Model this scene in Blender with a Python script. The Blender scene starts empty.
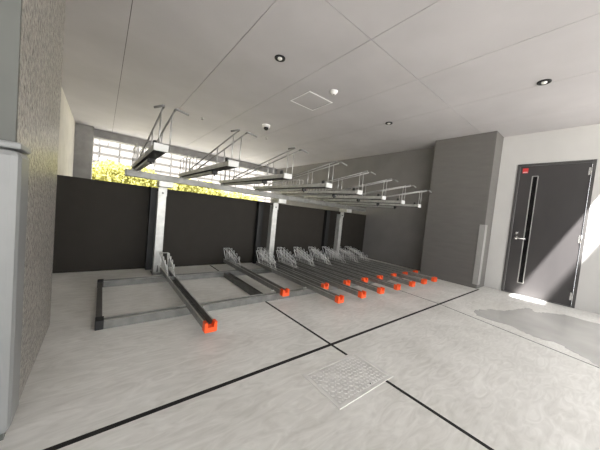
import bpy, bmesh, math, random
from mathutils import Vector, Matrix
random.seed(7)
C = bpy.context.scene.collection
S = bpy.context.scene

# ------------------------------------------------------------------ camera
cam_d = bpy.data.cameras.new('camera'); cam = bpy.data.objects.new('camera', cam_d); C.objects.link(cam)
cam_d.sensor_width = 36; cam_d.lens = 248.216 / 600 * 36; cam_d.clip_start = 0.02; cam_d.clip_end = 200
Rw = ((0.7792583301355517, -0.6192234707225939, 0.0965336636651502),
      (0.04514558605953636, -0.09816877359073657, -0.994145244896857),
      (0.6250746603196233, 0.7790540322711612, -0.048543628092180754))
m = Matrix.Identity(4)
for i in range(3):
    m[i][0] = Rw[0][i]; m[i][1] = -Rw[1][i]; m[i][2] = -Rw[2][i]
m.translation = (0, 0, 1.0)
cam.matrix_world = m
S.camera = cam

# ------------------------------------------------------------------ light
w = bpy.data.worlds.new('world'); S.world = w; w.use_nodes = True
bg = w.node_tree.nodes['Background']
bg.inputs[0].default_value = (0.955, 0.97, 1.0, 1); bg.inputs[1].default_value = 1.75
sun_d = bpy.data.lights.new('sun', 'SUN'); sun_d.energy = 24; sun_d.angle = math.radians(1.6); sun_d.color = (1, 0.98, 0.96)
sun = bpy.data.objects.new('sun', sun_d); C.objects.link(sun)
sun.rotation_euler = Vector((1.2, 1.0, -2.2)).to_track_quat('-Z', 'Y').to_euler()
S.view_settings.view_transform = 'Standard'; S.view_settings.look = 'None'
S.view_settings.exposure = 1.22; S.view_settings.gamma = 1.0; S.view_settings.use_curve_mapping = False
S.cycles.max_bounces = 10; S.cycles.diffuse_bounces = 7

# ------------------------------------------------------------------ materials
def mat(name, col, rough=0.6, metal=0.0, noise=0.0, nscale=8.0, bump=0.0, bscale=60.0, spec=0.5, stretch=(1, 1, 1), detail=4.0, bdist=0.01):
    M = bpy.data.materials.new(name); M.use_nodes = True
    nt = M.node_tree; b = nt.nodes['Principled BSDF']
    b.inputs['Base Color'].default_value = (*col, 1); b.inputs['Roughness'].default_value = rough
    b.inputs['Metallic'].default_value = metal; b.inputs['Specular IOR Level'].default_value = spec
    tc = nt.nodes.new('ShaderNodeTexCoord'); mp = nt.nodes.new('ShaderNodeMapping'); mp.inputs['Scale'].default_value = stretch
    nt.links.new(tc.outputs['Object'], mp.inputs['Vector'])
    if noise:
        n = nt.nodes.new('ShaderNodeTexNoise'); n.inputs['Scale'].default_value = nscale; n.inputs['Detail'].default_value = detail
        r = nt.nodes.new('ShaderNodeValToRGB')
        r.color_ramp.elements[0].position = 0.3; r.color_ramp.elements[1].position = 0.7
        r.color_ramp.elements[0].color = (*[c * (1 - noise) for c in col], 1)
        r.color_ramp.elements[1].color = (*[min(1, c * (1 + noise)) for c in col], 1)
        nt.links.new(mp.outputs[0], n.inputs['Vector']); nt.links.new(n.outputs[0], r.inputs[0]); nt.links.new(r.outputs[0], b.inputs['Base Color'])
    if bump:
        n = nt.nodes.new('ShaderNodeTexNoise'); n.inputs['Scale'].default_value = bscale; n.inputs['Detail'].default_value = 3
        bp = nt.nodes.new('ShaderNodeBump'); bp.inputs['Strength'].default_value = bump; bp.inputs['Distance'].default_value = bdist
        nt.links.new(mp.outputs[0], n.inputs['Vector']); nt.links.new(n.outputs[0], bp.inputs['Height']); nt.links.new(bp.outputs[0], b.inputs['Normal'])
    return M

def concrete_floor():
    M = mat('floor_concrete', (0.5, 0.48, 0.44), 0.42, noise=0)
    nt = M.node_tree; b = nt.nodes['Principled BSDF']; tc = nt.nodes['Texture Coordinate']; L = nt.links.new
    n1 = nt.nodes.new('ShaderNodeTexNoise'); n1.inputs['Scale'].default_value = 1.6; n1.inputs['Detail'].default_value = 6
    n1.inputs['Distortion'].default_value = 1.2
    mp = nt.nodes.new('ShaderNodeMapping'); mp.inputs['Scale'].default_value = (1.5, 5.0, 1); mp.inputs['Rotation'].default_value = (0, 0, 0.5)
    n2 = nt.nodes.new('ShaderNodeTexNoise'); n2.inputs['Scale'].default_value = 3.2; n2.inputs['Detail'].default_value = 7; n2.inputs['Distortion'].default_value = 2.4
    L(tc.outputs['Object'], n1.inputs['Vector']); L(tc.outputs['Object'], mp.inputs['Vector']); L(mp.outputs[0], n2.inputs['Vector'])
    mx = nt.nodes.new('ShaderNodeMix'); mx.data_type = 'FLOAT'; mx.inputs[0].default_value = 0.5
    L(n1.outputs[0], mx.inputs[2]); L(n2.outputs[0], mx.inputs[3])
    r = nt.nodes.new('ShaderNodeValToRGB')
    r.color_ramp.elements[0].position = 0.32; r.color_ramp.elements[0].color = (0.56, 0.545, 0.508, 1)
    r.color_ramp.elements[1].position = 0.66; r.color_ramp.elements[1].color = (0.80, 0.787, 0.755, 1)
    L(mx.outputs[0], r.inputs[0]); L(r.outputs[0], b.inputs['Base Color'])
    bp = nt.nodes.new('ShaderNodeBump'); bp.inputs['Strength'].default_value = 0.13; bp.inputs['Distance'].default_value = 0.01
    L(n2.outputs[0], bp.inputs['Height']); L(bp.outputs[0], b.inputs['Normal'])
    return M

M = dict(
    floor=concrete_floor(),
    joint=mat('joint_filler', (0.010, 0.009, 0.008), 0.9, noise=0.3),
    ceil=mat('ceiling_board', (0.50, 0.480, 0.485), 0.75, noise=0.06, nscale=1.5, bump=0.08, bscale=90),
    ceil_gap=mat('ceiling_joint', (0.10, 0.095, 0.09), 0.9, noise=0.1),
    stucco=mat('stucco', (0.29, 0.27, 0.24), 0.28, noise=0.6, nscale=45, bump=1.0, bscale=55, spec=0.7, bdist=0.03),
    smooth=mat('smooth_wall_paint', (0.10, 0.103, 0.094), 0.6, noise=0.05, nscale=5),
    white=mat('wall_plaster', (0.49, 0.48, 0.463), 0.7, noise=0.04, nscale=2.0, bump=0.05, bscale=120),
    gray_wall=mat('gray_wall_paint', (0.165, 0.157, 0.149), 0.6, noise=0.08, nscale=3, bump=0.05, bscale=120),
    pillar=mat('pillar_paint', (0.125, 0.118, 0.110), 0.55, noise=0.06, nscale=4, stretch=(1, 1, 5), bump=0.04, bscale=100),
    side=mat('side_wall_paint', (0.62, 0.59, 0.53), 0.7, noise=0.08, nscale=3),
    concrete=mat('raw_concrete', (0.30, 0.295, 0.29), 0.8, noise=0.15, nscale=5, bump=0.1, bscale=50),
    fence=mat('fence_panel', (0.027, 0.0235, 0.019), 0.7, noise=0.08, nscale=6, spec=0.25),
    black=mat('black_metal', (0.008, 0.008, 0.008), 0.5, noise=0.2, nscale=10),
    galv=mat('galvanised_steel', (0.52, 0.52, 0.495), 0.42, 0.55, noise=0.14, nscale=14, bump=0.03, bscale=60),
    galv_dark=mat('dull_galvanised_steel', (0.30, 0.295, 0.28), 0.45, 0.6, noise=0.2, nscale=18),
    wire=mat('zinc_wire', (0.40, 0.40, 0.39), 0.35, 0.8, noise=0.1, nscale=20),
    dark_rail=mat('dark_channel', (0.10, 0.098, 0.092), 0.4, 0.4, noise=0.25, nscale=14),
    end_dark=mat('dark_end_channel', (0.10, 0.095, 0.088), 0.5, 0.3, noise=0.2, nscale=10),
    rubber=mat('black_rubber', (0.012, 0.012, 0.012), 0.6, noise=0.2, nscale=30),
    orange=mat('orange_plastic', (0.90, 0.105, 0.02), 0.4, noise=0.06, nscale=20),
    platew=mat('pale_plate', (0.50, 0.50, 0.48), 0.45, noise=0.05, nscale=20),
    door=mat('door_paint', (0.036, 0.033, 0.033), 0.5, 0.0, noise=0.08, nscale=5, stretch=(1, 1, 0.3)),
    door_frame=mat('door_frame_paint', (0.065, 0.062, 0.06), 0.4, 0.1, noise=0.05),
    slit=mat('slit_glass', (0.006, 0.006, 0.007), 0.08, noise=0.1),
    chrome=mat('satin_chrome', (0.75, 0.74, 0.72), 0.25, 0.9, noise=0.05),
    red=mat('red_sticker', (0.55, 0.03, 0.03), 0.5, noise=0.08, nscale=40),
    sticker_white=mat('sticker_white', (0.80, 0.62, 0.60), 0.5, noise=0.05),
    guard=mat('corner_guard', (0.30, 0.295, 0.28), 0.55, noise=0.06, nscale=10),
    cab=mat('cabinet_paint', (0.20, 0.203, 0.20), 0.4, noise=0.04, nscale=5),
    hatch=mat('hatch_aluminium', (0.86, 0.86, 0.85), 0.35, 0.2, noise=0.04),
    whitep=mat('white_plastic', (0.82, 0.81, 0.79), 0.45, noise=0.03),
    lens=mat('dark_lens', (0.01, 0.01, 0.012), 0.1, noise=0.1),
    bulb=mat('frosted_bulb', (0.85, 0.84, 0.80), 0.25, noise=0.03),
    plate=mat('checker_plate', (0.63, 0.615, 0.59), 0.5, 0.05, noise=0.12, nscale=12),
    plate_bar=mat('checker_plate_ridge', (0.70, 0.685, 0.66), 0.45, 0.1, noise=0.10, nscale=20),
    plate_frame=mat('cover_frame', (0.68, 0.665, 0.64), 0.5, 0.05, noise=0.10, nscale=14),
    wet=mat('damp_concrete', (0.50, 0.49, 0.47), 0.26, noise=0.12, nscale=3, detail=6),
    bwall=mat('facade_render', (0.135, 0.126, 0.115), 0.8, noise=0.05),
    bline=mat('facade_joint', (0.06, 0.058, 0.055), 0.9, noise=0.1),
    bglass=mat('facade_pane', (0.15, 0.142, 0.132), 0.5, noise=0.06),
    stem=mat('hedge_stem', (0.12, 0.08, 0.04), 0.9, noise=0.2),
    ground=mat('outside_paving', (0.50, 0.49, 0.46), 0.8, noise=0.1, nscale=2),
)
def leaf_mat():
    Mm = mat('hedge_leaf', (0.30, 0.285, 0.075), 0.7, noise=0.15, nscale=3)
    nt = Mm.node_tree; b = nt.nodes['Principled BSDF']
    b.inputs['Transmission Weight'].default_value = 0.0
    tr = nt.nodes.new('ShaderNodeBsdfTranslucent'); tr.inputs[0].default_value = (0.32, 0.30, 0.08, 1)
    mx = nt.nodes.new('ShaderNodeMixShader'); mx.inputs[0].default_value = 0.45
    out = nt.nodes['Material Output']
    nt.links.new(b.outputs[0], mx.inputs[1]); nt.links.new(tr.outputs[0], mx.inputs[2]); nt.links.new(mx.outputs[0], out.inputs[0])
    return Mm
M['leaf'] = leaf_mat()
M['frame_steel'] = mat('frame_steel', (0.20, 0.20, 0.187), 0.4, 0.5, noise=0.18, nscale=14)
M['grip_gray'] = mat('grip_gray', (0.17, 0.168, 0.16), 0.5, 0.1, noise=0.1, nscale=20)
M['bright_wire'] = mat('bright_wire', (0.75, 0.75, 0.73), 0.35, 0.6, noise=0.1, nscale=20)
M['liner'] = mat('tray_liner', (0.13, 0.128, 0.12), 0.45, 0.4, noise=0.2, nscale=14)
M['tray_steel'] = mat('tray_steel', (0.26, 0.26, 0.245), 0.38, 0.6, noise=0.15, nscale=18)

# ------------------------------------------------------------------ mesh helpers
def B(): return bmesh.new()
def box(bm, x0, x1, y0, y1, z0, z1, mi=0, bev=0.0):
    vs = [bm.verts.new((x, y, z)) for x in (x0, x1) for y in (y0, y1) for z in (z0, z1)]
    fs = []
    for q in ((0, 1, 3, 2), (4, 6, 7, 5), (0, 4, 5, 1), (2, 3, 7, 6), (0, 2, 6, 4), (1, 5, 7, 3)):
        f = bm.faces.new([vs[i] for i in q]); f.material_index = mi; fs.append(f)
    if bev:
        es = {e for f in fs for e in f.edges}
        bmesh.ops.bevel(bm, geom=list(es), offset=bev, segments=2, affect='EDGES', profile=0.5)
def tube(bm, pts, r, n=8, mi=0):
    pts = [Vector(p) for p in pts]; rings = []
    for i, p in enumerate(pts):
        a = pts[max(i - 1, 0)]; b = pts[min(i + 1, len(pts) - 1)]; d = (b - a).normalized()
        u = d.orthogonal().normalized() if i == 0 else (rings_u - d * rings_u.dot(d)).normalized()
        rings_u = u; v = d.cross(u)
        rr = r[i] if isinstance(r, (list, tuple)) else r
        rings.append([bm.verts.new(p + (u * math.cos(t) + v * math.sin(t)) * rr) for t in [2 * math.pi * k / n for k in range(n)]])
    for a, b in zip(rings, rings[1:]):
        for k in range(n):
            f = bm.faces.new((a[k], a[(k + 1) % n], b[(k + 1) % n], b[k])); f.smooth = True; f.material_index = mi
    bm.faces.new(rings[0][::-1]).material_index = mi; bm.faces.new(rings[-1]).material_index = mi
def arc(pts, r=0.03, n=4):
    """round the corners of a polyline"""
    P = [Vector(p) for p in pts]; out = [P[0]]
    for a, b, c in zip(P, P[1:], P[2:]):
        u = (a - b); v = (c - b); k = min(r, u.length * .45, v.length * .45)
        s = b + u.normalized() * k; e = b + v.normalized() * k
        for i in range(n + 1):
            t = i / n; out.append(s * (1 - t) ** 2 + b * 2 * t * (1 - t) + e * t * t)
    out.append(P[-1]); return out
def lathe(bm, prof, c=(0, 0, 0), n=24, mi=0):
    """prof: (radius, z) list, axis z"""
    rings = [[bm.verts.new((c[0] + r * math.cos(2 * math.pi * k / n), c[1] + r * math.sin(2 * math.pi * k / n), c[2] + z)) for k in range(n)] for r, z in prof]
    for a, b in zip(rings, rings[1:]):
        for k in range(n):
            f = bm.faces.new((a[k], a[(k + 1) % n], b[(k + 1) % n], b[k])); f.smooth = True; f.material_index = mi
    bm.faces.new(rings[0][::-1]).material_index = mi; bm.faces.new(rings[-1]).material_index = mi
def prism(bm, prof, y0, y1, mi=0):
    """closed (x,z) outline pushed along y"""
    a = [bm.verts.new((x, y0, z)) for x, z in prof]; b = [bm.verts.new((x, y1, z)) for x, z in prof]; n = len(prof)
    for k in range(n): bm.faces.new((a[k], a[(k + 1) % n], b[(k + 1) % n], b[k])).material_index = mi
    bm.faces.new(a[::-1]).material_index = mi; bm.faces.new(b).material_index = mi
def obj(name, bm, mats, parent=None, label=None, kind=None):
    bmesh.ops.recalc_face_normals(bm, faces=bm.faces[:])
    me = bpy.data.meshes.new(name); bm.to_mesh(me); bm.free()
    for q in (mats if isinstance(mats, (list, tuple)) else [mats]): me.materials.append(M[q])
    o = bpy.data.objects.new(name, me); C.objects.link(o)
    if parent: o.parent = parent
    if label: o['label'] = label
    if kind: o['kind'] = kind
    return o
def thing(name, label, cat, loc=(0, 0, 0), group=None):
    o = bpy.data.objects.new(name, None); C.objects.link(o); o.location = loc; o.empty_display_size = 0.1
    return tag(o, label, cat, group)
def tag(o, label, cat, group=None):
    o['label'] = label; o['category'] = cat
    if group: o['group'] = group
    return o
def struct(name, bm, mats, parent=None):
    return obj(name, bm, mats, parent, kind='structure')
def dup(root, loc, label, group=None):
    r = root.copy(); C.objects.link(r); r.location = loc; r['label'] = label
    if group: r['group'] = group
    for ch in list(root.children):
        c = ch.copy(); C.objects.link(c); c.parent = r
        for g in list(ch.children):
            d = g.copy(); C.objects.link(d); d.parent = c
    return r

# ------------------------------------------------------------------ setting
H = 2.67
XL, XR = -0.26, 5.45
YF, YB = -0.32, 8.9          # front and rear edge of the ceiling
# floor: slab with dark movement joints
def strip(bm, a, b, wd, z=0.0012, mi=1):
    a = Vector((*a, 0)); b = Vector((*b, 0)); d = (b - a).normalized(); s = Vector((-d.y, d.x, 0)) * wd / 2
    lo = [bm.verts.new(p + Vector((0, 0, -0.01))) for p in (a - s, b - s, b + s, a + s)]
    hi = [bm.verts.new(p + Vector((0, 0, z))) for p in (a - s, b - s, b + s, a + s)]
    bm.faces.new(hi).material_index = mi
    for k in range(4): bm.faces.new((lo[k], lo[(k + 1) % 4], hi[(k + 1) % 4], hi[k])).material_index = mi
bm = B()
box(bm, -0.8, 5.7, -0.6, 9.6, -0.2, 0)
strip(bm, (XL, 1.255), (5.06, 1.30), 0.026)
strip(bm, (1.455, -0.6), (1.445, 0.80), 0.022)
strip(bm, (1.445, 1.10), (1.43, 4.03), 0.022)
strip(bm, (3.52, 2.2), (3.465, 1.28), 0.012)
strip(bm, (3.465, 1.28), (3.02, -0.6), 0.010)
floor = struct('floor', bm, ['floor', 'joint'])
# outside paving
bm = B(); box(bm, -30, 40, -40, -0.6, -0.2, -0.02); struct('ground_front', bm, 'ground')
bm = B(); box(bm, -30, 40, 9.6, 60, -0.2, -0.02); struct('ground_rear', bm, 'ground')
# ceiling: boards with open joints over a dark backing
xs = [-1.3, 0.125, 1.01, 1.885, 2.785, 3.74, 4.66, 5.6]; ys = [YF, 1.56, YB]
bm = B(); g = 0.003
for i in range(len(xs) - 1):
    for j in range(len(ys) - 1):
        box(bm, xs[i] + (g if i else 0), xs[i + 1] - g, ys[j] + (g if j else 0), ys[j + 1] - g, H, H + 0.012)
box(bm, -1.8, 6.0, YF, YB, H + 0.012, H + 0.06, 1)
ceiling = struct('ceiling', bm, ['ceil', 'ceil_gap'])
# left: smooth pier, stuccoed pier, outer side wall
bm = B(); box(bm, -1.3, -1.2, -0.6, 1.4, 0, H); box(bm, -1.3, XL - 0.001, 1.40, 1.42, 0, H); struct('wall_left', bm, 'smooth')
bm = B(); box(bm, -1.2, XL, 1.42, 2.5, 0, H, bev=0.006); struct('wall_left_stucco', bm, 'stucco')
bm = B(); box(bm, -1.2, -0.6, 2.5, 8.4, 0, H); struct('wall_left_rear', bm, 'side')
bm = B(); box(bm, -0.8, -0.25, 8.4, 8.9, 0, H, bev=0.01)
for z in (0.6, 1.2, 1.8, 2.3):
    for x in (-0.45,): lathe(bm, [(0.018, 0), (0.018, 0.004)], (x, 8.4, z), 10)
struct('trim_1', bm, 'concrete')           # raw concrete column beside the opening
bm = B(); box(bm, -0.25, XR, 8.62, 8.9, 2.46, H, bev=0.01); struct('trim_2', bm, 'concrete')   # beam over the opening
# right
bm = B()
DY0, DY1, DZ = 0.222, 1.082, 2.165
box(bm, XR, XR + 0.2, -0.6, DY0, 0, H); box(bm, XR, XR + 0.2, DY1, 1.6, 0, H); box(bm, XR, XR + 0.2, DY0, DY1, DZ, H)
struct('wall_right', bm, 'white')
bm = B(); box(bm, XR, XR + 0.2, 1.6, 8.9, 0, H); struct('wall_right_rear', bm, 'gray_wall')
bm = B(); box(bm, 5.05, XR, 1.33, 2.31, 0, H, bev=0.006); struct('wall_right_pillar', bm, 'pillar')
# added unseen slab out front, its gap shapes the sun band on the door
bm = B(); box(bm, -8, 14, -6.0, -1.17, 3.62, 3.8); box(bm, -8, 3.1, -1.17, YF, 3.62, 3.8); struct('sun_mask_slab', bm, 'concrete')

# ------------------------------------------------------------------ door
bm = B()
f = 0.035
box(bm, XR - 0.012, XR + 0.12, DY0, DY0 + f, 0, DZ, bev=0.003); box(bm, XR - 0.012, XR + 0.12, DY1 - f, DY1, 0, DZ, bev=0.003)
box(bm, XR - 0.012, XR + 0.12, DY0 + f, DY1 - f, DZ - f, DZ, bev=0.003); box(bm, XR - 0.005, XR + 0.12, DY0 + f, DY1 - f, 0, 0.012)
dr = struct('door_1', bm, 'door_frame')
bm = B()
ly0, ly1 = DY0 + f + 0.004, DY1 - f - 0.004
sy0, sy1, sz0, sz1 = 0.815, 0.885, 0.20, 1.96
x0, x1 = XR + 0.004, XR + 0.045
box(bm, x0, x1, ly0, sy0, 0.015, DZ - f - 0.004); box(bm, x0, x1, sy1, ly1, 0.015, DZ - f - 0.004)
box(bm, x0, x1, sy0, sy1, 0.015, sz0); box(bm, x0, x1, sy0, sy1, sz1, DZ - f - 0.004)
leaf = obj('door_leaf', bm, 'door', dr)
bm = B(); box(bm, x0 + 0.012, x0 + 0.022, sy0, sy1, sz0, sz1); obj('glass_slit', bm, 'slit', dr, 'tall narrow dark glass slit')
bm = B()
for a, b_, c, d in ((sy0 - 0.006, sy0 + 0.006, sz0, sz1), (sy1 - 0.006, sy1 + 0.006, sz0, sz1), (sy0, sy1, sz0 - 0.006, sz0 + 0.006), (sy0, sy1, sz1 - 0.006, sz1 + 0.006)):
    box(bm, x0 - 0.004, x0 + 0.014, a, b_, c, d)
obj('slit_trim', bm, 'guard', dr)
bm = B()
def lathex(bm, prof, c, n=20):
    rings = [[bm.verts.new((c[0] - h, c[1] + r * math.cos(2 * math.pi * k / n), c[2] + r * math.sin(2 * math.pi * k / n))) for k in range(n)] for r, h in prof]
    for a, b in zip(rings, rings[1:]):
        for k in range(n): bm.faces.new((a[k], a[(k + 1) % n], b[(k + 1) % n], b[k])).smooth = True
    bm.faces.new(rings[-1]); bm.faces.new(rings[0][::-1])
hc = (x0, 0.985, 0.935)
lathex(bm, [(0.028, 0), (0.028, 0.006), (0.012, 0.008), (0.012, 0.05)], hc)
tube(bm, arc([(x0 - 0.045, hc[1], hc[2]), (x0 - 0.05, hc[1] - 0.03, hc[2]), (x0 - 0.05, hc[1] - 0.13, hc[2] - 0.004)], 0.015), 0.010, 10)
obj('door_handle', bm, 'chrome', dr, 'chrome lever handle')
bm = B(); lathex(bm, [(0.024, 0), (0.024, 0.008), (0.014, 0.012), (0.014, 0.018)], (x0, 0.985, 1.02)); box(bm, x0 - 0.03, x0 - 0.016, 0.981, 0.989, 1.003, 1.037)
obj('deadbolt', bm, 'chrome', dr, 'round chrome deadbolt above the lever')
for z in (0.16, 1.01, 2.0):
    bm = B(); tube(bm, [(x0 - 0.006, DY0 + f, z - 0.06), (x0 - 0.006, DY0 + f, z + 0.06)], 0.011, 10); box(bm, x0 - 0.003, x0, DY0 + f - 0.02, DY0 + f + 0.03, z - 0.055, z + 0.055)
    obj('hinge', bm, 'chrome', dr)
bm = B(); box(bm, x0 - 0.0015, x0, 0.945, 1.015, 2.015, 2.095); st = obj('warning_sticker', bm, 'red', dr, 'small red sticker in the top corner of the door')
bm = B(); box(bm, x0 - 0.0025, x0 - 0.001, 0.952, 1.008, 2.022, 2.036); obj('sticker_stripe', bm, 'sticker_white', st)

# ------------------------------------------------------------------ corner guard on the pillar
bm = B()
prism(bm, [(5.038, 1.318), (5.15, 1.318), (5.15, 1.329), (5.049, 1.329), (5.049, 1.40), (5.038, 1.40)], 0.07, 1.10)
for v in bm.verts: v.co = Vector((v.co.x, v.co.z, v.co.y))
tag(obj('corner_guard', bm, 'guard'), 'pale grey corner protector strip low on the grey pillar edge', 'corner guard')

# ------------------------------------------------------------------ fence between rack and outside
ft = thing('privacy_fence', 'dark charcoal solid panel fence standing behind the bicycle racks', 'fence', (2.4, 4.05, 0))
def topz(x): return 1.165 - 0.010 * x
edges = [-0.6, 0.50, 2.225, 3.95, 5.45]
for a, b in zip(edges, edges[1:]):
    bm = B(); box(bm, a - 2.4 + 0.0002, b - 2.4 - 0.0002, 0, 0.04, 0.005, 1)
    for v in bm.verts:
        if v.co.z > 0.5: v.co.z = topz(v.co.x + 2.4)
    obj('panel', bm, 'fence', ft)
for x in (0.56, 2.25, 3.97):
    bm = B(); box(bm, x - 2.4 - 0.05, x - 2.4 + 0.05, -0.09, -0.001, 0, topz(x) - 0.01, bev=0.004)
    obj('fence_post', bm, 'black', ft, 'black square post')

# ------------------------------------------------------------------ rack frame: base rails, posts, upper beam
rk = thing('bicycle_rack_frame', 'galvanised two-tier bicycle rack frame with floor rails, posts and overhead beam', 'bicycle rack frame')
def chan(y, x0, x1, w=0.075, h=0.065):
    bm = B()
    prism(bm, [(-w / 2, 0), (w / 2, 0), (w / 2, h), (w / 2 - 0.02, h), (w / 2 - 0.02, h - 0.006), (-w / 2 + 0.02, h - 0.006), (-w / 2 + 0.02, h), (-w / 2, h)], x0, x1)
    for v in bm.verts: v.co = Vector((v.co.y, y + v.co.x, v.co.z))
    return bm
RX1 = 4.98
for nm, y in (('front_floor_rail', 2.30), ('rear_floor_rail', 3.36)):
    fr = obj(nm, chan(y, 0.045, RX1), 'frame_steel', rk)
    bm = B()
    for sy in (-1, 1): box(bm, 0.05, RX1, y + sy * 0.028 - 0.0105, y + sy * 0.028 + 0.0105, 0.0651, 0.0657)
    obj('lip', bm, 'galv', fr, 'bright upper lips of the rail')
def cross(x, w, mat_):
    bm = B()
    box(bm, x - w / 2, x + w / 2, 2.345, 3.315, 0, 0.045); box(bm, x - w / 2, x - w / 2 + 0.006, 2.345, 3.315, 0.045, 0.06); box(bm, x + w / 2 - 0.006, x + w / 2, 2.345, 3.315, 0.045, 0.06)
    return obj('cross_bar', bm, mat_, rk)
bm = B(); box(bm, 0, 0.04, 2.265, 3.395, 0, 0.06, bev=0.003);
obj('end_channel', bm, 'end_dark', rk, 'dark channel closing the left end of the floor frame')
for y in (2.30, 3.36):
    bm = B(); box(bm, -0.002, 0.05, y - 0.042, y + 0.042, 0, 0.072, bev=0.004); obj('corner_cap', bm, 'rubber', rk, 'black corner cap')
for x in (1.42, 2.85, 4.28): cross(x, 0.08, 'dark_rail')
BY = 3.58
bm = B(); box(bm, 0.2, 4.75, BY - 0.035, BY + 0.035, 1.235, 1.312, bev=0.004); 
for v in bm.verts: v.co.z -= 0.0145 * (v.co.x - 0.3)
obj('overhead_beam', bm, 'frame_steel', rk)
bm = B(); box(bm, 0.19, 0.2, BY - 0.036, BY + 0.036, 1.233, 1.314); 
obj('beam_cap', bm, 'frame_steel', rk)
for x in (0.615, 2.39, 4.13):
    dz = -0.0145 * (x - 0.3)
    bm = B()      # C section, web to the front, open to the back
    w2, d2, t2 = 0.047, 0.10, 0.006
    ya = 3.715
    box(bm, x - w2, x + w2, ya, ya + t2, 0.012, 1.11 + dz); box(bm, x - w2, x - w2 + t2, ya + t2, ya + d2, 0.012, 1.11 + dz); box(bm, x + w2 - t2, x + w2, ya + t2, ya + d2, 0.012, 1.11 + dz)
    po = obj('post', bm, 'galv', rk)
    bm = B(); box(bm, x - 0.06, x + 0.06, ya - 0.05, ya + 0.15, 0, 0.012, bev=0.002)
    for sx in (-1, 1):
        lathe(bm, [(0.014, 0.012), (0.014, 0.024), (0.008, 0.024), (0.008, 0.034)], (x + sx * 0.042, ya - 0.028, 0), 8)
    obj('base_plate', bm, 'galv_dark', po)
    bm = B()      # bracket that carries the beam in front of the post
    box(bm, x - 0.075, x + 0.085, 3.52, ya + 0.02, 1.165 + dz, 1.234 + dz, bev=0.003); box(bm, x - 0.05, x + 0.05, ya - 0.012, ya, 1.05 + dz, 1.165 + dz)
    obj('bracket', bm, 'galv', po)
    bm = B(); lathe(bm, [(0.012, 0), (0.012, 0.012)], (0, 0, 0), 8)
    for v in bm.verts: v.co = Vector((x + v.co.x, ya - 0.012 - v.co.z, 1.09 + dz + v.co.y))
    obj('bolt', bm, 'dark_rail', po)
    bm = B(); prism(bm, [(x - 0.012, 0.03), (x + 0.012, 0.03), (x + 0.004, 0.12), (x - 0.004, 0.12)], ya - 0.004, ya - 0.0005); obj('slot', bm, 'dark_rail', po, 'dark slot low in the post')

# ------------------------------------------------------------------ lower trays
def lower_tray(label, L=1.86):
    """origin on the floor under the front tip, tray runs to +y"""
    t = thing('lower_bicycle_tray', label, 'bicycle tray', group='floor level bicycle trays')
    z0 = 0.068; w = 0.040; h = 0.056
    bm = B()
    prism(bm, [(-w, z0 + 0.004), (-w + 0.012, z0), (w - 0.012, z0), (w, z0 + 0.004), (w, z0 + h), (w - 0.010, z0 + h), (w - 0.010, z0 + 0.012), (-w + 0.010, z0 + 0.012), (-w + 0.010, z0 + h), (-w, z0 + h)], 0.04, L)
    ch = obj('channel', bm, 'tray_steel', t)
    bm = B(); box(bm, -w + 0.0105, w - 0.0105, 0.05, L - 0.01, z0 + 0.0125, z0 + 0.016)
    for k in range(9): box(bm, -w + 0.012, w - 0.012, 0.12 + k * 0.19, 0.135 + k * 0.19, z0 + 0.016, z0 + 0.019)
    obj('tread_liner', bm, 'liner', ch, 'dark liner in the bottom of the channel')
    bm = B()
    for sx in (-1, 1): box(bm, sx * (w - 0.005) - 0.0055, sx * (w - 0.005) + 0.0055, 0.05, L, z0 + h - 0.001, z0 + h + 0.003)
    obj('rim', bm, 'galv', ch, 'bright rolled rims of the channel')
    bm = B()      # orange U shaped tip
    prism(bm, [(-w - 0.007, z0), (-w, z0 - 0.006), (w, z0 - 0.006), (w + 0.007, z0), (w + 0.006, z0 + h + 0.014), (w - 0.016, z0 + h + 0.014), (w - 0.016, z0 + 0.03), (-w + 0.016, z0 + 0.03), (-w + 0.016, z0 + h + 0.014), (-w - 0.006, z0 + h + 0.014)], 0, 0.055)
    bmesh.ops.bevel(bm, geom=bm.edges[:], offset=0.003, segments=1, affect='EDGES')
    obj('end_cap', bm, 'orange', t, 'orange plastic end cap')
    # wheel guard: two sloping bars from the rear top forward with upright rods
    for s in (-1, 1):
        x = s * 0.034
        bm = B(); tube(bm, arc([(x, L - 0.10, z0 + 0.03), (x * 1.3, L + 0.02, z0 + 0.235), (x * 1.3, L - 0.02, z0 + 0.235), (x, L - 0.46, z0 + 0.10), (x, L - 0.50, z0 + 0.03)], 0.03), 0.0050, 8)
        g_ = obj('guard_bar', bm, 'bright_wire', t)
        for k, (dy, zt) in enumerate(((0.10, 0.19), (0.20, 0.17), (0.30, 0.145), (0.40, 0.11))):
            bm = B(); tube(bm, arc([(x * 0.7, L - dy, z0 + 0.02), (x * 1.2, L - dy + 0.02, z0 + zt + 0.06), (x * 1.2, L - dy - 0.02, z0 + zt + 0.06), (x * 0.7, L - dy - 0.05, z0 + 0.02)], 0.015), 0.0036, 6)
            obj('wheel_rod', bm, 'bright_wire', g_)
    bm = B(); tube(bm, [(-0.052, L + 0.01, z0 + 0.236), (0.052, L + 0.01, z0 + 0.236)], 0.006, 8); obj('top_bar', bm, 'platew', t, 'pale short crossbar on top of the wheel guard')
    bm = B(); box(bm, -0.048, 0.048, L - 0.52, L - 0.49, z0 - 0.002, z0 + 0.058, bev=0.002); obj('clamp', bm, 'tray_steel', t)
    return t
def slide_rod(t, yy):
    bm = B(); tube(bm, [(-0.085, yy, 0.075), (0.085, yy, 0.075)], 0.010, 8); obj('slide_rod', bm, 'galv', t, 'short silver slide rod across the front rail')
YN, YFAR = 1.75, 2.17
near = [0.665, 2.08, 2.48, 2.87, 3.27, 3.69, 4.07, 4.44]
far = [1.64, 2.265, 2.69, 3.09, 3.48, 3.88, 4.255, 4.63]
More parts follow.
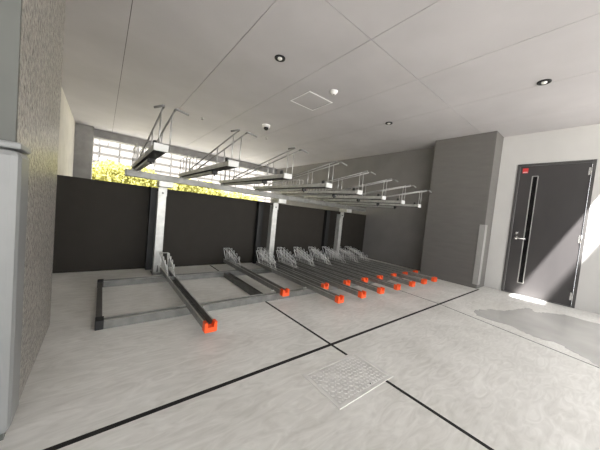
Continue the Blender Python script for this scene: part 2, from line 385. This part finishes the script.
ORD = ['first', 'second', 'third', 'fourth', 'fifth', 'sixth', 'seventh', 'eighth']
NL = ['lower bicycle tray standing alone at the left, nearest its orange tip to the camera'] + [
    'forward-row lower tray, %s orange tip right of the lone left tray' % ORD[i] for i in range(6)] + [
    'floor level tray in the forward row, its orange tip closest to the grey pillar']
FL = ['lone set-back lower tray between the left tray and the crowd, tip on the front rail'] + [
    '%s set-back orange-tipped lower tray, counted from the left of the crowded cluster' % ORD[i] for i in range(6)] + [
    'floor level tray in the set-back row, farthest right and closest to the rear side wall']
pn = lower_tray(NL[0]); slide_rod(pn, 0.55); pn.location = (near[0], YN, 0)
for i in range(1, 8): dup(pn, (near[i], YN, 0), NL[i])
pf = lower_tray(FL[0], 1.74); slide_rod(pf, 0.19); pf.location = (far[0], YFAR, 0)
for i in range(1, 8): dup(pf, (far[i], YFAR, 0), FL[i])

# ------------------------------------------------------------------ upper trays
def upper_tray(label):
    """origin under the front tip on the floor; tray at beam height, runs to +y"""
    t = thing('upper_bicycle_tray', label, 'bicycle tray', group='overhead bicycle trays')
    z0 = 1.338; w = 0.044; h = 0.036; L = 1.70
    bm = B()
    prism(bm, [(-w, z0), (w, z0), (w, z0 + h), (w - 0.008, z0 + h), (w - 0.008, z0 + 0.008), (-w + 0.008, z0 + 0.008), (-w + 0.008, z0 + h), (-w, z0 + h)], 0.02, L)
    ch = obj('channel', bm, 'galv', t)
    bm = B(); box(bm, -w + 0.006, w - 0.006, 0.03, L - 0.05, z0 - 0.006, z0 - 0.0005); obj('underside_shade', bm, 'rubber', ch, 'black strip standing in for shade under the channel')  # shade below the tray, put in as a black strip
    bm = B(); box(bm, -0.046, 0.046, 0, 0.02, z0 - 0.006, z0 + h + 0.008, bev=0.003); obj('end_plate', bm, 'platew', t, 'white plate on the front end')
    bm = B(); box(bm, -0.04, -0.02, 0.06, 0.09, z0 + h, z0 + h + 0.035, bev=0.003); obj('latch', bm, 'rubber', t, 'small black latch behind the end plate')
    # support arm underneath
    bm = B(); box(bm, -0.022, 0.022, 0.45, 1.555, z0 - 0.034, z0 - 0.008, bev=0.003); ar = obj('support_arm', bm, 'galv', t)
    bm = B(); box(bm, -0.05, 0.05, 1.575, 1.625, 1.3136, z0 - 0.007); obj('saddle', bm, 'galv_dark', t)
    bm = B(); box(bm, -0.026, 0.026, 0.425, 0.45, z0 - 0.040, z0 - 0.006, bev=0.004); tube(bm, [(0.0, 0.44, z0 - 0.036), (0.0, 0.44, z0 - 0.056)], [0.010, 0.008], 8); obj('arm_stop', bm, 'rubber', ar, 'black stop at the end of the support arm')
    # long pull handles
    for s in (-1, 1):
        x = s * 0.034 + 0.022
        bm = B(); tube(bm, arc([(x, 1.30, z0 + 0.03), (x, 1.25, z0 + 0.075), (x, -0.08, z0 + 0.271)], 0.04), 0.0065, 8)
        hb = obj('pull_handle', bm, 'wire', t)
        bm = B(); tube(bm, arc([(x, -0.06, z0 + 0.268), (x, -0.095, z0 + 0.273), (x + s * (0.085 if s > 0 else 0.05), -0.095 + (0.0 if s > 0 else 0.05), z0 + 0.258)], 0.03), 0.0075, 8); obj('grip', bm, 'grip_gray', hb, 'dark grip turned outwards')
        for y, zt in ((0.02, 0.257), (0.37, 0.207)):
            bm = B(); tube(bm, [(x, y, z0 + 0.01), (x, y, z0 + zt)], 0.0045, 6); obj('upright_rod', bm, 'wire', hb)
    # rear wheel hoops
    for s in (-1, 1):
        x = s * 0.036
        bm = B(); tube(bm, arc([(x, L - 0.02, z0 + 0.02), (x, L - 0.02, z0 + 0.23), (x, L - 0.50, z0 + 0.23), (x, L - 0.50, z0 + 0.02)], 0.025), 0.0045, 6)
        for y in (L - 0.18, L - 0.34): tube(bm, [(x, y, z0 + 0.02), (x, y, z0 + 0.23)], 0.004, 6)
        obj('wheel_hoop', bm, 'wire', t)
    return t
ux = [0.30, 0.83, 1.385, 1.95, 2.49, 3.02, 3.53, 4.05]
UL = ['overhead bicycle tray at the left end of the beam, closest to the concrete column'] + [
    'overhead bicycle tray, %s to the right of the leftmost one' % ORD[i] for i in range(6)] + [
    'overhead bicycle tray at the right end of the beam, closest to the grey pillar']
pu = upper_tray(UL[0]); pu.location = (ux[0], 1.98, 0)

for i in range(1, 8): dup(pu, (ux[i], 1.98, -0.0145 * (ux[i] - 0.3)), UL[i])

# ------------------------------------------------------------------ left cabinet
cb = thing('utility_cabinet', 'pale grey metal cabinet with rounded edges on the smooth wall at far left', 'cabinet', (-0.52, 1.398, 0.12))
bm = B(); box(bm, -0.3, 0.300, -0.15, 0, 0, 0.998, bev=0.022); obj('body', bm, 'cab', cb)
bm = B(); box(bm, -0.301, 0.301, -0.151, 0, 1.0, 1.022, bev=0.006); obj('top_cap', bm, 'cab', cb)

# ------------------------------------------------------------------ ceiling fittings
def downlight(x, y, label):
    t = thing('downlight', label, 'ceiling light', (x, y, H), 'recessed ceiling downlights')
    bm = B(); lathe(bm, [(0.040, -0.002), (0.043, -0.012), (0.058, -0.010), (0.060, 0.0)], n=28); obj('trim_ring', bm, 'rubber', t, 'black trim ring')
    bm = B(); lathe(bm, [(0.008, -0.020), (0.020, -0.018), (0.026, -0.011), (0.026, -0.003)], n=20); obj('bulb', bm, 'bulb', t, 'frosted white bulb')
    return t
d0 = downlight(1.45, 2.44, 'round black recessed downlight over the left half of the racks')
dup(d0, (3.68, 0.61, H), 'round black recessed downlight nearest to the door')
dup(d0, (3.75, 2.53, H), 'small black recessed downlight above the right end of the racks')
t = thing('access_hatch', 'square ceiling access hatch with thin white aluminium frame', 'ceiling hatch', (2.365, 2.965, H))
bm = B()
for a, b_, c, d in ((-0.225, 0.225, -0.225, -0.210), (-0.225, 0.225, 0.210, 0.225), (-0.225, -0.210, -0.21, 0.21), (0.210, 0.225, -0.21, 0.21)): box(bm, a, b_, c, d, -0.006, 0)
obj('hatch_frame', bm, 'hatch', t)
bm = B(); box(bm, -0.205, 0.205, -0.205, 0.205, -0.004, 0); obj('hatch_panel', bm, 'ceil', t)
t = thing('smoke_detector', 'white round smoke detector beside the ceiling hatch', 'smoke detector', (2.36, 2.49, H))
bm = B(); lathe(bm, [(0.018, -0.042), (0.032, -0.038), (0.036, -0.022), (0.050, -0.016), (0.052, 0)], n=28); obj('housing', bm, 'whitep', t)
bm = B(); lathe(bm, [(0.012, -0.048), (0.015, -0.041)], n=16); obj('sensor', bm, 'guard', t)
t = thing('security_camera', 'white dome security camera with black lens on the ceiling above the rear of the racks', 'security camera', (2.47, 4.45, H))
bm = B(); lathe(bm, [(0.05, -0.05), (0.075, -0.045), (0.08, -0.02), (0.08, 0)], n=28); obj('base', bm, 'whitep', t)
bm = B(); lathe(bm, [(0.008, -0.105), (0.03, -0.098), (0.045, -0.075), (0.05, -0.05)], n=24); obj('lens_dome', bm, 'lens', t, 'black lens dome')
def sprinkler(x, y, label):
    t = thing('sprinkler_head', label, 'sprinkler', (x, y, H), 'ceiling sprinklers')
    bm = B(); lathe(bm, [(0.012, -0.02), (0.014, -0.004), (0.032, -0.003), (0.033, 0)], n=16); obj('escutcheon', bm, 'galv', t)
    bm = B(); lathe(bm, [(0.022, -0.034), (0.022, -0.031)], n=12); tube(bm, [(0, 0, -0.031), (0, 0, -0.018)], 0.005, 6); obj('deflector', bm, 'dark_rail', t)
    return t
s0 = sprinkler(1.46, 5.2, 'small sprinkler head on the ceiling between the two leftmost overhead trays')
dup(s0, (2.92, 5.2, H), 'small sprinkler head on the ceiling behind and right of the dome camera')

# ------------------------------------------------------------------ manhole cover, damp patch
t = thing('manhole_cover', 'square ribbed metal access cover set in the pale concrete floor', 'manhole cover', (1.27, 0.945, 0))
hx, hy = 0.255, 0.16
bm = B()
for a, b_, c, d in ((-hx, hx, -hy, -hy + 0.022), (-hx, hx, hy - 0.022, hy), (-hx, -hx + 0.022, -hy + 0.022, hy - 0.022), (hx - 0.022, hx, -hy + 0.022, hy - 0.022)): box(bm, a, b_, c, d, 0, 0.004)
obj('cover_frame', bm, 'plate_frame', t)
bm = B(); box(bm, -hx + 0.026, hx - 0.026, -hy + 0.026, hy - 0.026, 0, 0.003)
pl_ = obj('plate', bm, 'plate', t)
bm = B(); n = 0
px_, py_ = 0.026, 0.026
ny = int((2 * hy - 0.06) / py_); nx = int((2 * hx - 0.06) / px_)
for j in range(ny + 1):
    for i in range(nx + 1):
        cx = -hx + 0.035 + i * px_; cy = -hy + 0.035 + j * py_
        if abs(cx) > hx - 0.034 or abs(cy) > hy - 0.034: continue
        a = math.pi / 4 if (i + j) % 2 else -math.pi / 4
        u = Vector((math.cos(a), math.sin(a), 0)); v = Vector((-u.y, u.x, 0)); c = Vector((cx, cy, 0))
        lo = [bm.verts.new(c + p + Vector((0, 0, 0.003))) for p in (u * 0.011, v * 0.005, -u * 0.011, -v * 0.005)]
        hi = [bm.verts.new(c + p * 0.7 + Vector((0, 0, 0.0055))) for p in (u * 0.011, v * 0.005, -u * 0.011, -v * 0.005)]
        bm.faces.new(hi)
        for k in range(4): bm.faces.new((lo[k], lo[(k + 1) % 4], hi[(k + 1) % 4], hi[k]))
obj('raised_pattern', bm, 'plate_bar', pl_)
bm = B(); lathe(bm, [(0.006, 0.003), (0.006, 0.0045)], (0.06, -hy + 0.035, 0), 10); obj('key_hole', bm, 'joint', t, 'small dark key hole')

pts = [(3.50, 0.90), (3.69, 0.97), (3.85, 0.90), (3.98, 0.87), (4.10, 0.75), (4.28, 0.70), (4.45, 0.66), (4.67, 0.59), (4.51, 0.52), (4.60, 0.45), (4.69, 0.40), (4.82, 0.27), (4.81, 0.14), (4.83, -0.03), (4.75, -0.3), (4.4, -0.5), (3.6, -0.52), (3.15, -0.4), (3.20, -0.05), (3.34, 0.11), (3.45, 0.20), (3.40, 0.34), (3.43, 0.42), (3.52, 0.59), (3.50, 0.75)]
bm = B(); P = []
for k, p in enumerate(pts):
    q = pts[(k + 1) % len(pts)]
    for s in range(5):
        tt = s / 5; jx = random.uniform(-0.018, 0.018); jy = random.uniform(-0.018, 0.018)
        P.append((p[0] * (1 - tt) + q[0] * tt + jx, p[1] * (1 - tt) + q[1] * tt + jy))
lo = [bm.verts.new((x, y, 0.0003)) for x, y in P]; hi = [bm.verts.new((x, y, 0.0010)) for x, y in P]
bm.faces.new(hi); bm.faces.new(lo[::-1])
for k in range(len(P)): bm.faces.new((lo[k], lo[(k + 1) % len(P)], hi[(k + 1) % len(P)], hi[k]))
tag(obj('puddle', bm, 'wet'), 'darker damp patch with ragged edges on the floor before the door', 'puddle')

# ------------------------------------------------------------------ outside, beyond the fence
hg = thing('hedge', 'bright yellow-green leafy hedge outside beyond the fence', 'hedge', (2.0, 11.6, 0))
bm = B()
def htop(x): return 2.15 - 0.05 * max(0, x) - 0.035 * max(0, x - 2) ** 1.5 + 0.10 * math.sin(2.3 * x) + 0.07 * math.sin(5.1 * x + 1)
for k in range(16000):
    x = random.uniform(-3.5, 6.2); ht = htop(x); y = random.uniform(-0.7, 0.7) * (0.6 + 0.4 * random.random()); z = ht * random.random() ** 0.6 - 0.25 * abs(y) ** 2
    if z < 0.1: continue
    s = random.uniform(0.045, 0.085)
    n_ = Vector((random.gauss(0, 1), random.gauss(-0.4, 1), random.gauss(0.6, 1))).normalized(); u = n_.orthogonal().normalized(); a = random.random() * 6.28
    u = (u * math.cos(a) + n_.cross(u) * math.sin(a)); v = n_.cross(u); c = Vector((x - 2, y, z))
    mid = bm.verts.new(c + n_ * s * 0.15)
    vs = [bm.verts.new(c + u * s), bm.verts.new(c + v * s * .5), bm.verts.new(c - u * s), bm.verts.new(c - v * s * .5)]
    for q in range(4): bm.faces.new((vs[q], vs[(q + 1) % 4], mid))
for k in range(40):     # dense inner masses of leaves
    x = -3.6 + k * 0.25; ht = htop(x) - 0.12
    mt = Matrix.Translation((x - 2, 0.15, ht * 0.5)) @ Matrix.Diagonal((0.26, 0.42, ht * 0.5, 1))
    bmesh.ops.create_icosphere(bm, subdivisions=2, radius=1, matrix=mt)
obj('foliage', bm, 'leaf', hg, kind='stuff')
bm = B()
for k in range(20):
    x = -5.2 + k * 0.48; tube(bm, [(x, 0, 0), (x + random.uniform(-.1, .1), random.uniform(-.2, .2), 1.2)], [0.03, 0.012], 6)
obj('stems', bm, 'stem', hg)

bd = thing('apartment_building', 'pale sunlit building with gridded facade beyond the hedge', 'building', (4.0, 19.0, 0))
bm = B(); box(bm, -12, 12, 0.06, 6, 0, 9); obj('wall', bm, 'bwall', bd)
bm = B()
for k in range(18): box(bm, -12, 12, 0.0, 0.06, 0.5 + k * 0.48 - 0.016, 0.5 + k * 0.48 + 0.016)
for k in range(26): box(bm, -11.9 + k * 0.95 - 0.016, -11.9 + k * 0.95 + 0.016, 0.0, 0.06, 0.3, 8.9)
obj('panel_joints', bm, 'bline', bd)
for j in range(4):
    for i in range(6):
        x = -9.93 + i * 2.85; z = 1.06 + j * 0.96
        bm = B(); box(bm, x - 0.35, x + 0.35, 0.03, 0.06, z - 0.16, z + 0.16)
        wn = obj('window', bm, 'bline', bd)
        bm = B(); box(bm, x - 0.32, x + 0.32, 0.02, 0.035, z - 0.13, z + 0.13); obj('pane', bm, 'bglass', wn)
bm = B(); box(bm, -12.2, 12.2, -0.2, 6.2, 9, 9.2); obj('roof_slab', bm, 'bwall', bd)
